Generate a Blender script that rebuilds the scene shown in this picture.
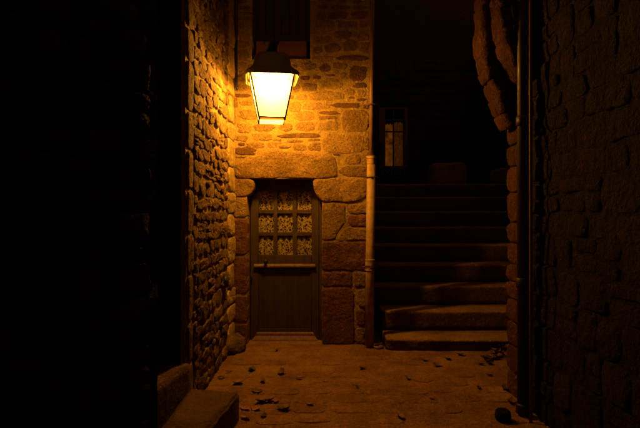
import bpy, bmesh, math, random
from mathutils import Vector, noise, Matrix

R = math.radians
# ------------------------------------------------------------------ camera, sky, exposure
scene = bpy.context.scene
for o in list(bpy.data.objects):
    bpy.data.objects.remove(o)
COL = scene.collection
EYE = 1.5
FPX = 488.0                      # focal length in pixels of the 640 px wide photograph
cam_d = bpy.data.cameras.new('camera')
cam_d.sensor_width = 36.0
cam_d.lens = 36.0 * FPX / 640.0
cam_d.clip_start = 0.05
cam_d.clip_end = 500
cam = bpy.data.objects.new('camera', cam_d)
COL.objects.link(cam)
cam.location = (0, 0, EYE)
cam.rotation_euler = (R(90), 0, 0)
scene.camera = cam

world = bpy.data.worlds.new('World')
scene.world = world
world.use_nodes = True
wn = world.node_tree
wn.nodes.clear()
w_out = wn.nodes.new('ShaderNodeOutputWorld')
w_bg = wn.nodes.new('ShaderNodeBackground')
w_sky = wn.nodes.new('ShaderNodeTexSky')
w_sky.sky_type = 'NISHITA'
w_sky.sun_disc = False
w_sky.sun_elevation = R(35)
w_sky.sun_rotation = R(160)
w_mix = wn.nodes.new('ShaderNodeMix')       # night sky coloured by the town's sodium lamps
w_mix.data_type = 'RGBA'
w_mix.blend_type = 'MULTIPLY'
w_mix.inputs['Factor'].default_value = 1.0
w_mix.inputs[7].default_value = (1.0, 0.30, 0.06, 1)
wn.links.new(w_sky.outputs[0], w_mix.inputs[6])
wn.links.new(w_mix.outputs[2], w_bg.inputs[0])
w_bg.inputs[1].default_value = 0.14
wn.links.new(w_bg.outputs[0], w_out.inputs[0])

vs = scene.view_settings
vs.view_transform = 'Standard'
vs.look = 'None'
vs.exposure = 0.0
vs.gamma = 1.0
scene.cycles.max_bounces = 8
scene.cycles.transparent_max_bounces = 16
try:
    scene.cycles.use_denoising = True
except Exception:
    pass
LAMP_POWER = 186.0
LAMP_COLOR = (1.0, 0.395, 0.045)

# ------------------------------------------------------------------ helpers
def wx(px, d): return (px - 320.0) * d / FPX
def wz(py, d): return EYE - (py - 214.0) * d / FPX
def ground_at(px, py, z=0.0):
    d = (EYE - z) * FPX / (py - 214.0)
    return Vector((wx(px, d), d, z))

def link(name, mesh, mat=None, parent=None, loc=(0, 0, 0), rot=(0, 0, 0), scale=(1, 1, 1)):
    o = bpy.data.objects.new(name, mesh)
    COL.objects.link(o)
    o.location = loc
    o.rotation_euler = rot
    o.scale = scale
    if parent is not None:
        o.parent = parent
    if mat is not None and mesh is not None and len(mesh.materials) == 0:
        mesh.materials.append(mat)
    return o

def empty(name, label, cat, loc=(0, 0, 0), rotz=0.0, group=None):
    o = bpy.data.objects.new(name, None)
    COL.objects.link(o)
    o.location = loc
    o.rotation_euler = (0, 0, rotz)
    return tag(o, label, cat, group)

def tag(o, label, cat, group=None):
    o['label'] = label
    o['category'] = cat
    if group:
        o['group'] = group
    return o

def mesh_from(bm, name, smooth=False):
    bmesh.ops.recalc_face_normals(bm, faces=bm.faces)
    me = bpy.data.meshes.new(name)
    bm.to_mesh(me)
    bm.free()
    if smooth:
        for p in me.polygons:
            p.use_smooth = True
    return me

def box(bm, x0, x1, y0, y1, z0, z1):
    v = [bm.verts.new(c) for c in ((x0, y0, z0), (x1, y0, z0), (x1, y1, z0), (x0, y1, z0),
                                   (x0, y0, z1), (x1, y0, z1), (x1, y1, z1), (x0, y1, z1))]
    for f in ((0, 3, 2, 1), (4, 5, 6, 7), (0, 1, 5, 4), (1, 2, 6, 5), (2, 3, 7, 6), (3, 0, 4, 7)):
        bm.faces.new([v[i] for i in f])
    return v

def box_obj(name, x0, x1, y0, y1, z0, z1, mat, parent=None, bevel=0.0):
    bm = bmesh.new()
    box(bm, min(x0, x1), max(x0, x1), min(y0, y1), max(y0, y1), min(z0, z1), max(z0, z1))
    if bevel:
        bmesh.ops.bevel(bm, geom=list(bm.edges), offset=bevel, segments=2, affect='EDGES', profile=0.6)
    return link(name, mesh_from(bm, name), mat, parent)

def lathe(bm, prof, seg=20, axis='Z', origin=(0, 0, 0)):
    rings = []
    for r, h in prof:
        ring = []
        for k in range(seg):
            a = 2 * math.pi * k / seg
            if axis == 'Z':
                c = (r * math.cos(a), r * math.sin(a), h)
            elif axis == 'Y':
                c = (r * math.cos(a), h, r * math.sin(a))
            else:
                c = (h, r * math.cos(a), r * math.sin(a))
            ring.append(bm.verts.new((c[0] + origin[0], c[1] + origin[1], c[2] + origin[2])))
        rings.append(ring)
    for a, b in zip(rings, rings[1:]):
        for k in range(seg):
            bm.faces.new((a[k], a[(k + 1) % seg], b[(k + 1) % seg], b[k]))
    bm.faces.new(rings[0])
    bm.faces.new(rings[-1])

def tube(bm, pts, rad, seg=10):
    pts = [Vector(p) for p in pts]
    rings = []
    for i, p in enumerate(pts):
        d = (pts[min(i + 1, len(pts) - 1)] - pts[max(i - 1, 0)]).normalized()
        a = d.orthogonal().normalized() if i == 0 else (prev - d * prev.dot(d)).normalized()
        prev = a
        b = d.cross(a)
        r = rad[i] if isinstance(rad, (list, tuple)) else rad
        rings.append([bm.verts.new(p + (a * math.cos(2 * math.pi * k / seg) + b * math.sin(2 * math.pi * k / seg)) * r)
                      for k in range(seg)])
    for a, b in zip(rings, rings[1:]):
        for k in range(seg):
            bm.faces.new((a[k], a[(k + 1) % seg], b[(k + 1) % seg], b[k]))
    bm.faces.new(rings[0])
    bm.faces.new(rings[-1])

# ------------------------------------------------------------------ materials
class NT:
    def __init__(self, name):
        self.m = bpy.data.materials.new(name)
        self.m.use_nodes = True
        self.t = self.m.node_tree
        self.bsdf = self.t.nodes['Principled BSDF']
        self.out = self.t.nodes['Material Output']
    def n(self, kind, **kw):
        nd = self.t.nodes.new(kind)
        for k, v in kw.items():
            setattr(nd, k, v)
        return nd
    def l(self, a, b):
        self.t.links.new(a, b)
    def noise(self, vec, scale, detail=4, rough=0.55):
        nd = self.n('ShaderNodeTexNoise')
        nd.inputs['Scale'].default_value = scale
        nd.inputs['Detail'].default_value = detail
        nd.inputs['Roughness'].default_value = rough
        self.l(vec, nd.inputs['Vector'])
        return nd.outputs['Fac']
    def ramp(self, fac, stops):
        nd = self.n('ShaderNodeValToRGB')
        els = nd.color_ramp.elements
        while len(els) < len(stops):
            els.new(0.5)
        for e, (p, c) in zip(els, stops):
            e.position = p
            e.color = tuple(c) + (1,) if len(c) == 3 else c
        self.l(fac, nd.inputs[0])
        return nd.outputs[0]
    def math(self, op, a, b):
        nd = self.n('ShaderNodeMath', operation=op)
        for i, v in enumerate((a, b)):
            if isinstance(v, (int, float)):
                nd.inputs[i].default_value = v
            else:
                self.l(v, nd.inputs[i])
        return nd.outputs[0]
    def mix(self, fac, a, b, mode='MIX'):
        nd = self.n('ShaderNodeMix', data_type='RGBA', blend_type=mode)
        if isinstance(fac, (int, float)):
            nd.inputs[0].default_value = fac
        else:
            self.l(fac, nd.inputs[0])
        for i, v in ((6, a), (7, b)):
            if isinstance(v, tuple):
                nd.inputs[i].default_value = v if len(v) == 4 else v + (1,)
            else:
                self.l(v, nd.inputs[i])
        return nd.outputs[2]

def stone_mat(name, dark, light, speck=0.35, bump=0.5, fine=90.0, coarse=9.0, rough=0.9, dist=0.006, vary=0.6, shaded=False):
    """Rough stone: colour differs from stone to stone, with patches, mineral grain and pitted relief."""
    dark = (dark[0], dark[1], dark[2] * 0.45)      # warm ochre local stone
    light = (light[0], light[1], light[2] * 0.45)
    g = NT(name)
    pos = g.n('ShaderNodeNewGeometry').outputs['Position']
    rnd = g.n('ShaderNodeObjectInfo').outputs['Random']
    patch = g.noise(pos, coarse, 5, 0.6)
    grain = g.noise(pos, fine, 3, 0.7)
    pits = g.noise(pos, fine * 0.33, 5, 0.65)
    f = g.math('ADD', g.math('MULTIPLY', rnd, vary), g.math('MULTIPLY', g.math('SUBTRACT', patch, 0.3), 1.0 - vary * 0.4))
    base = g.ramp(f, [(0.0, dark), (0.45, tuple((a + b) / 2 for a, b in zip(dark, light))), (1.0, light)])
    sp = g.ramp(grain, [(0.30, (1 - speck,) * 3), (0.52, (1.0,) * 3), (0.75, (1 + speck * 0.6,) * 3)])
    stain = g.ramp(g.noise(pos, 2.6, 6, 0.65), [(0.35, (0.62, 0.58, 0.55)), (0.6, (1, 1, 1))])
    c = g.mix(1.0, base, sp, 'MULTIPLY')
    c = g.mix(1.0, c, stain, 'MULTIPLY')
    if shaded:  # sky shading put into the colour: upward faces lightened, risers darkened
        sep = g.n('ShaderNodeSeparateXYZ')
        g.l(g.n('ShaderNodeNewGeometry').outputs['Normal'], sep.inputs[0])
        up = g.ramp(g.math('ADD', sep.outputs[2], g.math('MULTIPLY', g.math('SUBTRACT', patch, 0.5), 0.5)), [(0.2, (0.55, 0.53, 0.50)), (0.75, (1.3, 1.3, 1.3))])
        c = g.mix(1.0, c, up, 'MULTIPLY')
    g.l(c, g.bsdf.inputs['Base Color'])
    g.bsdf.inputs['Roughness'].default_value = rough
    g.bsdf.inputs['Specular IOR Level'].default_value = 0.25
    hgt = g.math('ADD', g.math('MULTIPLY', pits, 1.0), g.math('MULTIPLY', grain, 0.45))
    hgt = g.math('ADD', hgt, g.math('MULTIPLY', patch, 1.4))
    b = g.n('ShaderNodeBump')
    b.inputs['Strength'].default_value = bump
    b.inputs['Distance'].default_value = dist
    g.l(hgt, b.inputs['Height'])
    g.l(b.outputs[0], g.bsdf.inputs['Normal'])
    return g.m

def plain_mat(name, col, rough=0.6, metallic=0.0, var=0.25, scale=14.0, bump=0.15, dist=0.003, spec=0.4):
    g = NT(name)
    pos = g.n('ShaderNodeNewGeometry').outputs['Position']
    n1 = g.noise(pos, scale, 6, 0.65)
    n2 = g.noise(pos, scale * 9, 3, 0.6)
    lo = tuple(x * (1 - var) for x in col)
    hi = tuple(min(1, x * (1 + var)) for x in col)
    c = g.ramp(n1, [(0.3, lo), (0.7, hi)])
    c = g.mix(1.0, c, g.ramp(n2, [(0.3, (1 - var * 0.5,) * 3), (0.65, (1, 1, 1))]), 'MULTIPLY')
    g.l(c, g.bsdf.inputs['Base Color'])
    g.l(g.ramp(n1, [(0.3, (rough * 0.8,) * 3), (0.7, (min(1, rough * 1.2),) * 3)]), g.bsdf.inputs['Roughness'])
    g.bsdf.inputs['Metallic'].default_value = metallic
    g.bsdf.inputs['Specular IOR Level'].default_value = spec
    b = g.n('ShaderNodeBump')
    b.inputs['Strength'].default_value = bump
    b.inputs['Distance'].default_value = dist
    g.l(g.math('ADD', n1, g.math('MULTIPLY', n2, 0.4)), b.inputs['Height'])
    g.l(b.outputs[0], g.bsdf.inputs['Normal'])
    return g.m

M = {}
M['mortar'] = stone_mat('lime_mortar', (0.31, 0.212, 0.105), (0.44, 0.315, 0.165), speck=0.35, bump=1.0, fine=60, coarse=11, dist=0.02)
M['rubble'] = stone_mat('rubble_stone', (0.165, 0.102, 0.050), (0.33, 0.220, 0.110), speck=0.5, bump=1.0, fine=58, coarse=16, dist=0.02)
M['slate'] = stone_mat('dark_schist', (0.095, 0.048, 0.025), (0.17, 0.09, 0.047), speck=0.4, bump=1.0, fine=58, coarse=20, dist=0.014, vary=0.4)
M['granite'] = stone_mat('dressed_granite', (0.22, 0.135, 0.062), (0.34, 0.222, 0.105), speck=0.55, bump=1.0, fine=62, coarse=12, dist=0.022, vary=0.5)
M['red_granite'] = stone_mat('reddish_granite', (0.125, 0.055, 0.027), (0.215, 0.102, 0.048), speck=0.55, bump=1.0, fine=62, coarse=12, dist=0.022, vary=0.5)
M['left_mortar'] = stone_mat('old_mortar', (0.24, 0.165, 0.09), (0.44, 0.32, 0.185), speck=0.4, bump=1.0, fine=45, coarse=18, dist=0.02)
M['left_stone'] = stone_mat('weathered_stone', (0.125, 0.072, 0.034), (0.34, 0.225, 0.118), speck=0.55, bump=1.0, fine=45, coarse=20, dist=0.032)
M['limewash'] = stone_mat('limewashed_stone', (0.42, 0.31, 0.17), (0.64, 0.49, 0.29), speck=0.35, bump=1.0, fine=45, coarse=14, dist=0.02)
M['dark_mortar'] = stone_mat('near_black_mortar', (0.006, 0.0033, 0.002), (0.012, 0.0068, 0.004), speck=0.4, bump=1.0, fine=50, coarse=14, dist=0.025)  # mortar and stone of the dark walls: near-black overall tone
M['dark_stone'] = stone_mat('near_black_stone', (0.008, 0.0042, 0.003), (0.027, 0.0136, 0.008), speck=0.55, bump=1.0, fine=50, coarse=14, dist=0.03)
M['corbel'] = stone_mat('corner_granite', (0.055, 0.020, 0.010), (0.125, 0.047, 0.022), speck=0.5, bump=1.0, fine=50, coarse=14, dist=0.03)
M['step'] = stone_mat('worn_shaded_granite', (0.19, 0.105, 0.05), (0.31, 0.182, 0.090), speck=0.4, bump=1.0, fine=55, coarse=8, dist=0.022, shaded=True)
M['door_step'] = stone_mat('dark_step_granite', (0.085, 0.046, 0.022), (0.15, 0.086, 0.042), speck=0.4, bump=1.0, fine=55, coarse=8, dist=0.022)  # step granite in a darker overall tone
M['paver'] = stone_mat('worn_paving', (0.23, 0.120, 0.047), (0.34, 0.183, 0.073), speck=0.4, bump=1.0, fine=48, coarse=10, dist=0.02, vary=0.5)
M['dirt'] = stone_mat('trodden_sand', (0.20, 0.104, 0.041), (0.34, 0.183, 0.073), speck=0.45, bump=1.0, fine=52, coarse=7, dist=0.02)
M['iron'] = plain_mat('black_iron', (0.020, 0.018, 0.016), rough=0.5, metallic=0.0, var=0.3, scale=25)
M['hood'] = plain_mat('dark_painted_metal', (0.11, 0.095, 0.045), rough=0.5, var=0.3, scale=30)
M['pipe_paint'] = plain_mat('cream_painted_iron', (0.34, 0.215, 0.055), rough=0.6, var=0.38, scale=18)
M['zinc'] = plain_mat('weathered_zinc', (0.16, 0.085, 0.045), rough=0.5, metallic=0.0, var=0.3, scale=18)
M['black_pipe'] = plain_mat('dark_downpipe_paint', (0.026, 0.014, 0.009), rough=0.5, var=0.3, scale=22, spec=0.4)
M['rust'] = plain_mat('rusty_strip', (0.10, 0.045, 0.02), rough=0.8, var=0.4, scale=30)

def wood_mat(name, col, var=0.35):
    g = NT(name)
    pos = g.n('ShaderNodeNewGeometry').outputs['Position']
    mp = g.n('ShaderNodeMapping')
    mp.inputs['Scale'].default_value = (40, 40, 2.2)
    g.l(pos, mp.inputs['Vector'])
    gr = g.noise(mp.outputs[0], 1.0, 5, 0.6)
    wear = g.noise(pos, 11, 6, 0.7)
    dust = g.noise(pos, 160, 2, 0.6)
    lo = tuple(x * (1 - var) for x in col)
    hi = tuple(x * (1 + var) for x in col)
    c = g.ramp(gr, [(0.3, lo), (0.7, hi)])
    c = g.mix(1.0, c, g.ramp(wear, [(0.35, (0.7, 0.68, 0.66)), (0.62, (1, 1, 1)), (0.75, (1.25, 1.2, 1.1))]), 'MULTIPLY')
    c = g.mix(1.0, c, g.ramp(dust, [(0.3, (0.8, 0.8, 0.8)), (0.6, (1, 1, 1)), (0.78, (1.5, 1.5, 1.4))]), 'MULTIPLY')
    g.l(c, g.bsdf.inputs['Base Color'])
    g.bsdf.inputs['Roughness'].default_value = 0.62
    b = g.n('ShaderNodeBump')
    b.inputs['Strength'].default_value = 0.4
    b.inputs['Distance'].default_value = 0.002
    g.l(g.math('ADD', gr, wear), b.inputs['Height'])
    g.l(b.outputs[0], g.bsdf.inputs['Normal'])
    return g.m
M['door'] = wood_mat('olive_painted_wood', (0.056, 0.033, 0.008))
M['door_low'] = wood_mat('worn_brown_board', (0.165, 0.075, 0.033))
M['door_panel'] = wood_mat('olive_brown_panel', (0.050, 0.029, 0.012))
M['shelf'] = wood_mat('worn_rail_wood', (0.20, 0.125, 0.062))
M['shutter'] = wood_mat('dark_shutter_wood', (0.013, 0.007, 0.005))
M['sash'] = wood_mat('brown_sash_wood', (0.055, 0.026, 0.014))
M['reveal_shade'] = plain_mat('shade_black_stone', (0.009, 0.006, 0.005), rough=0.9, var=0.3, scale=20)  # shade of the unlit doorway reveal, put into a near-black colour
M['redboard'] = wood_mat('red_brown_board', (0.10, 0.030, 0.016))

def glass_mat():
    g = NT('window_glass')
    g.t.nodes.remove(g.bsdf)
    tr = g.n('ShaderNodeBsdfTransparent')
    tr.inputs[0].default_value = (0.90, 0.90, 0.86, 1)
    gl = g.n('ShaderNodeBsdfGlossy')
    gl.inputs['Roughness'].default_value = 0.06
    lw = g.n('ShaderNodeLayerWeight')
    lw.inputs['Blend'].default_value = 0.12
    fr = g.n('ShaderNodeMath', operation='MULTIPLY_ADD')
    g.l(lw.outputs['Facing'], fr.inputs[0])
    fr.inputs[1].default_value = 0.30
    fr.inputs[2].default_value = 0.012
    mx = g.n('ShaderNodeMixShader')
    g.l(fr.outputs[0], mx.inputs[0])
    g.l(tr.outputs[0], mx.inputs[1])
    g.l(gl.outputs[0], mx.inputs[2])
    g.l(mx.outputs[0], g.out.inputs[0])
    return g.m
M['glass'] = glass_mat()

def frosted_mat():
    """Frosted lantern glass: part of the bulb's light passes straight on, part is spread by the pane."""
    g = NT('frosted_lantern_glass')
    g.t.nodes.remove(g.bsdf)
    tr = g.n('ShaderNodeBsdfTransparent')
    tr.inputs[0].default_value = (0.95, 0.95, 0.93, 1)
    tl = g.n('ShaderNodeBsdfTranslucent')
    tl.inputs[0].default_value = (0.95, 0.95, 0.92, 1)
    mx = g.n('ShaderNodeMixShader')
    mx.inputs[0].default_value = 0.38
    g.l(tr.outputs[0], mx.inputs[1])
    g.l(tl.outputs[0], mx.inputs[2])
    g.l(mx.outputs[0], g.out.inputs[0])
    return g.m
M['frosted'] = frosted_mat()

def lace_mat(name, thread, hole, scale=36.0):
    g = NT(name)
    pos = g.n('ShaderNodeNewGeometry').outputs['Position']
    warp = g.noise(pos, 26.0, 2, 0.5)
    mp = g.n('ShaderNodeMapping')
    mp.inputs['Scale'].default_value = (1.0, 0.0, 0.72)
    g.l(pos, mp.inputs['Vector'])
    cmb = g.n('ShaderNodeVectorMath', operation='ADD')
    sc = g.n('ShaderNodeVectorMath', operation='SCALE')
    nz = g.n('ShaderNodeTexNoise')
    nz.inputs['Scale'].default_value = 22.0
    g.l(pos, nz.inputs['Vector'])
    g.l(nz.outputs['Color'], sc.inputs[0])
    sc.inputs['Scale'].default_value = 0.060
    g.l(mp.outputs[0], cmb.inputs[0])
    g.l(sc.outputs[0], cmb.inputs[1])
    v = g.n('ShaderNodeTexVoronoi', feature='DISTANCE_TO_EDGE')
    v.inputs['Scale'].default_value = scale
    g.l(cmb.outputs[0], v.inputs['Vector'])
    v2 = g.n('ShaderNodeTexVoronoi', feature='F1')
    v2.inputs['Scale'].default_value = scale * 0.62
    g.l(cmb.outputs[0], v2.inputs['Vector'])
    edge = g.ramp(v.outputs['Distance'], [(0.07, (1, 1, 1)), (0.15, (0, 0, 0))])
    flower = g.ramp(v2.outputs['Distance'], [(0.22, (1, 1, 1)), (0.30, (0, 0, 0))])
    pat = g.mix(1.0, edge, flower, 'LIGHTEN')
    c = g.mix(pat, hole, thread)
    g.l(c, g.bsdf.inputs['Base Color'])
    g.bsdf.inputs['Roughness'].default_value = 0.9
    g.bsdf.inputs['Specular IOR Level'].default_value = 0.1
    return g.m
M['lace'] = lace_mat('white_lace', (0.60, 0.48, 0.18), (0.06, 0.040, 0.012), 38.0)

def glow_mat(name, col, strength, lo=0.4, scale=30.0):
    g = NT(name)
    pos = g.n('ShaderNodeNewGeometry').outputs['Position']
    n = g.noise(pos, scale, 4, 0.7)
    c = g.ramp(n, [(0.35, tuple(x * lo for x in col)), (0.65, col)])
    g.bsdf.inputs['Base Color'].default_value = (0.3, 0.2, 0.1, 1)
    g.l(c, g.bsdf.inputs['Emission Color'])
    g.bsdf.inputs['Emission Strength'].default_value = strength
    return g.m
M['glow'] = glow_mat('lamplit_curtain', (1.0, 0.27, 0.006), 0.13, 0.03, 7.0)
M['glow_dim'] = glow_mat('dim_lamplit_lace', (1.0, 0.26, 0.010), 0.055, 0.01, 26)

def leaf_mat(name, a, b):
    g = NT(name)
    pos = g.n('ShaderNodeNewGeometry').outputs['Position']
    rnd = g.n('ShaderNodeObjectInfo').outputs['Random']
    n = g.noise(pos, 60, 4, 0.6)
    c = g.ramp(g.math('ADD', g.math('MULTIPLY', rnd, 0.7), g.math('MULTIPLY', n, 0.3)), [(0.1, a), (0.9, b)])
    g.l(c, g.bsdf.inputs['Base Color'])
    g.bsdf.inputs['Roughness'].default_value = 0.65
    return g.m
M['leaf'] = leaf_mat('dry_leaf', (0.13, 0.052, 0.018), (0.36, 0.155, 0.050))
M['leaf_dark'] = leaf_mat('rotten_leaf', (0.030, 0.014, 0.007), (0.12, 0.050, 0.021))

# ------------------------------------------------------------------ stone makers
def stone_mesh(name, seed, n=12, p=3.2, rough=0.10, fine=False):
    """Unit stone in a wall: outline in x/z, bulging towards -y, root buried towards +y."""
    rng = random.Random(seed)
    bm = bmesh.new()
    outl = []
    ph = rng.uniform(0, 6)
    for k in range(n):
        a = 2 * math.pi * (k + 0.5) / n
        c, s = math.cos(a), math.sin(a)
        r = 0.5 / ((abs(c) ** p + abs(s) ** p) ** (1 / p))
        r *= 1 + rough * (noise.noise((c * 1.3 + ph, s * 1.3, seed * 7.13)) * 1.0 + 0.55 * noise.noise((c * 4 + ph, s * 4, seed * 3.1)) + rng.uniform(-0.2, 0.2))
        outl.append((r * c, r * s))
    tilt = (rng.uniform(-0.5, 0.5), rng.uniform(-0.5, 0.5))
    def ring(sc, y):
        return [bm.verts.new((x * sc, y * (1 + tilt[0] * x + tilt[1] * z) if y < 0 else y, z * sc)) for x, z in outl]
    levels = [(1.0, 1.6), (1.0, -0.35), (0.90, -0.82)]
    if fine:
        levels = [(1.0, 1.6), (1.0, -0.30), (0.965, -0.66), (0.90, -0.88), (0.62, -1.0), (0.3, -1.02)]
    rings = [ring(s, y) for s, y in levels]
    for v in rings[-1] + (rings[-2] if fine else []):
        v.co.y += rng.uniform(-0.14, 0.14)
    for a, b in zip(rings, rings[1:]):
        for k in range(n):
            bm.faces.new((a[k], a[(k + 1) % n], b[(k + 1) % n], b[k]))
    cv = bm.verts.new((rng.uniform(-0.1, 0.1), -1.0 + rng.uniform(-0.1, 0.1), rng.uniform(-0.1, 0.1)))
    for k in range(n):
        bm.faces.new((rings[-1][k], rings[-1][(k + 1) % n], cv))
    return mesh_from(bm, name, smooth=True)

def outline_stone(name, pts, y_face, bulge, y_back, mat, parent, seed, step=0.022, rough=0.006, smooth_it=1):
    """A dressed stone with its own outline (x, z) on the wall plane, softened edges and an uneven face."""
    rng = random.Random(seed)
    P = [Vector(p) for p in pts]
    for _ in range(smooth_it):
        Q = []
        for i in range(len(P)):
            a, b = P[i], P[(i + 1) % len(P)]
            L = (b - a).length
            t = min(0.3, 0.022 / max(L, 1e-4))
            Q += [a.lerp(b, t), a.lerp(b, 1 - t)]
        P = Q
    D = []
    for i in range(len(P)):
        a, b = P[i], P[(i + 1) % len(P)]
        k = max(1, int((b - a).length / step))
        D += [a.lerp(b, j / k) for j in range(k)]
    c = sum(D, Vector((0, 0))) / len(D)
    bm = bmesh.new()
    def jit(p):
        s = 9.0
        return Vector((p.x + rough * noise.noise((p.x * s * 2, p.y * s * 2, seed)),
                       p.y + rough * noise.noise((p.x * s * 2, p.y * s * 2, seed + 9.1))))
    D = [jit(p) for p in D]
    mn = min(max(p.x for p in D) - min(p.x for p in D), max(p.y for p in D) - min(p.y for p in D))
    def inset(p, d):
        v = p - c
        f = max(0.0, 1 - d / max(v.length, 1e-4))
        # inset by distance along both axes, so long stones keep an even rim
        return c + v * f
    levels = [(0.0, y_back), (0.0, y_face - bulge * 0.25), (0.006, y_face - bulge * 0.7), (0.018, y_face - bulge * 0.95)]
    for q in (0.25, 0.5, 0.75):
        levels.append((('s', q), y_face - bulge))
    rings = []
    for off, y in levels:
        ring = []
        for p in D:
            if isinstance(off, tuple):
                q = c + (p - c) * (1 - off[1]) * 0.94
            else:
                q = inset(p, off)
            yy = y
            if y < y_face + 0.001:
                yy += 0.008 * noise.noise((q.x * 9, q.y * 9, seed * 1.7)) + 0.004 * noise.noise((q.x * 30, q.y * 30, seed * 2.7))
            ring.append(bm.verts.new((q.x, yy, q.y)))
        rings.append(ring)
    n = len(D)
    for a, b in zip(rings, rings[1:]):
        for k in range(n):
            bm.faces.new((a[k], a[(k + 1) % n], b[(k + 1) % n], b[k]))
    cv = bm.verts.new((c.x, y_face - bulge, c.y))
    for k in range(n):
        bm.faces.new((rings[-1][k], rings[-1][(k + 1) % n], cv))
    return link(name, mesh_from(bm, name, smooth=True), mat, parent)

def rough_sheet(name, u0, u1, v0, v1, du, amp, holes, mat, parent, loc, rotz, seed):
    """Mortar face of a wall: local x along the wall, -y outwards, z up; uneven; openings left free."""
    def axis(a, b, cuts):
        st = sorted({a, b} | {c for c in cuts if a < c < b})
        out = []
        for p, q in zip(st, st[1:]):
            k = max(1, int(round((q - p) / du)))
            out += [p + (q - p) * j / k for j in range(k)]
        return out + [st[-1]]
    us = axis(u0, u1, [h[0] for h in holes] + [h[1] for h in holes])
    vs_ = axis(v0, v1, [h[2] for h in holes] + [h[3] for h in holes])
    bm = bmesh.new()
    G = {}
    for i, u in enumerate(us):
        for j, v in enumerate(vs_):
            y = amp * (noise.noise((u * 6, v * 6, seed)) + 0.6 * noise.noise((u * 17, v * 17, seed + 3)))
            G[i, j] = bm.verts.new((u, y, v))
    for i in range(len(us) - 1):
        for j in range(len(vs_) - 1):
            cu, cv = (us[i] + us[i + 1]) / 2, (vs_[j] + vs_[j + 1]) / 2
            if any(h[0] < cu < h[1] and h[2] < cv < h[3] for h in holes):
                continue
            bm.faces.new((G[i, j], G[i + 1, j], G[i + 1, j + 1], G[i, j + 1]))
    # give the sheet the wall's thickness at its openings and edges
    be = [e for e in bm.edges if len(e.link_faces) == 1]
    r = bmesh.ops.extrude_edge_only(bm, edges=be)
    for g in r['geom']:
        if isinstance(g, bmesh.types.BMVert):
            g.co.y = 0.42
    loose = [v for v in bm.verts if not v.link_faces]
    bmesh.ops.delete(bm, geom=loose, context='VERTS')
    me = mesh_from(bm, name)
    return link(name, me, mat, parent, loc, (0, 0, rotz))

def courses(u0, u1, v0, v1, hr, wr, gap, rng, holes=()):
    v = v0
    while v < v1 - hr[0] * 0.5:
        h = rng.uniform(*hr)
        u = u0 - rng.uniform(0, wr[0])
        while u < u1:
            w = rng.uniform(*wr)
            a, b = max(u, u0), min(u + w, u1)
            if b - a > wr[0] * 0.45:
                parts = [(v, v + h)]
                if h > (hr[0] + hr[1]) * 0.5 and rng.random() < 0.3:
                    m = v + h * rng.uniform(0.4, 0.6)
                    parts = [(v, m), (m, v + h)]
                for p, q in parts:
                    cu, cv = (a + b) / 2, (p + q) / 2
                    if not any(H[0] - 0.3 * (b - a) < cu < H[1] + 0.3 * (b - a) and H[2] - 0.4 * h < cv < H[3] + 0.4 * h for H in holes):
                        yield cu, cv + rng.uniform(-0.008, 0.008), (b - a) - gap, (q - p) - gap
            u += w
        v += h

LIB = [stone_mesh('rubble_stone_%d' % k, 100 + k, 14, [2.6, 3.2, 4.5, 3.0][k % 4], 0.16) for k in range(14)]
SQ = [stone_mesh('coursed_stone_%d' % k, 700 + k, 18, [4.0, 6.5, 5.0, 8.0][k % 4], 0.17) for k in range(14)]
def lib_for(mat_key, cache={}):
    if mat_key not in cache:
        out = []
        for m in (SQ if mat_key == 'dark_stone' else LIB):
            c = m.copy()
            c.materials.append(M[mat_key])
            out.append(c)
        cache[mat_key] = out
    return cache[mat_key]

def lay_stones(parent, rot, mat_key, cells, rng, depth, name='stone', tilt=0.05):
    lib = lib_for(mat_key)
    n = 0
    for u, v, w, h in cells:
        d = rng.uniform(*depth)
        link(name, rng.choice(lib), None, parent, (u, 0.0, v),
             (rng.uniform(-tilt, tilt), rng.uniform(-tilt, tilt) * 0.8, rng.uniform(-tilt, tilt)), (w, d, h))
        n += 1
    return n

# ================================================================== SETTING
# ------------------------------------------------------------------ ground and paving
def make_ground():
    def ax(lo, a, b, hi, st):
        n = int((b - a) / st)
        return [lo, lo / 3] + [a + (b - a) * k / n for k in range(n + 1)] + [hi / 3, hi]
    xs = ax(-60, -2.2, 3.6, 60, 0.05)
    ys = ax(-60, 1.5, 6.2, 60, 0.05)
    bm = bmesh.new()
    G = {}
    for i, x in enumerate(xs):
        for j, y in enumerate(ys):
            inner = -2.2 <= x <= 3.6 and 1.5 <= y <= 6.2
            z = 0.0055 * noise.noise((x * 3.1, y * 3.1, 4.0)) + 0.0035 * noise.noise((x * 11, y * 11, 9.0)) if inner else 0.0
            G[i, j] = bm.verts.new((x, y, z))
    for i in range(len(xs) - 1):
        for j in range(len(ys) - 1):
            bm.faces.new((G[i, j], G[i + 1, j], G[i + 1, j + 1], G[i, j + 1]))
    o = link('ground', mesh_from(bm, 'ground', smooth=True), M['dirt'])
    o['kind'] = 'structure'
    o['label'] = 'sandy stone-paved floor of the alley'
    return o
ground = make_ground()
rng = random.Random(5)
PAVLIB = []
for k in range(10):
    m = stone_mesh('paving_%d' % k, 300 + k, 16, 4.5, 0.10, fine=False)
    m.materials.append(M['paver'])
    PAVLIB.append(m)
y = 2.75
npav = 0
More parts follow.
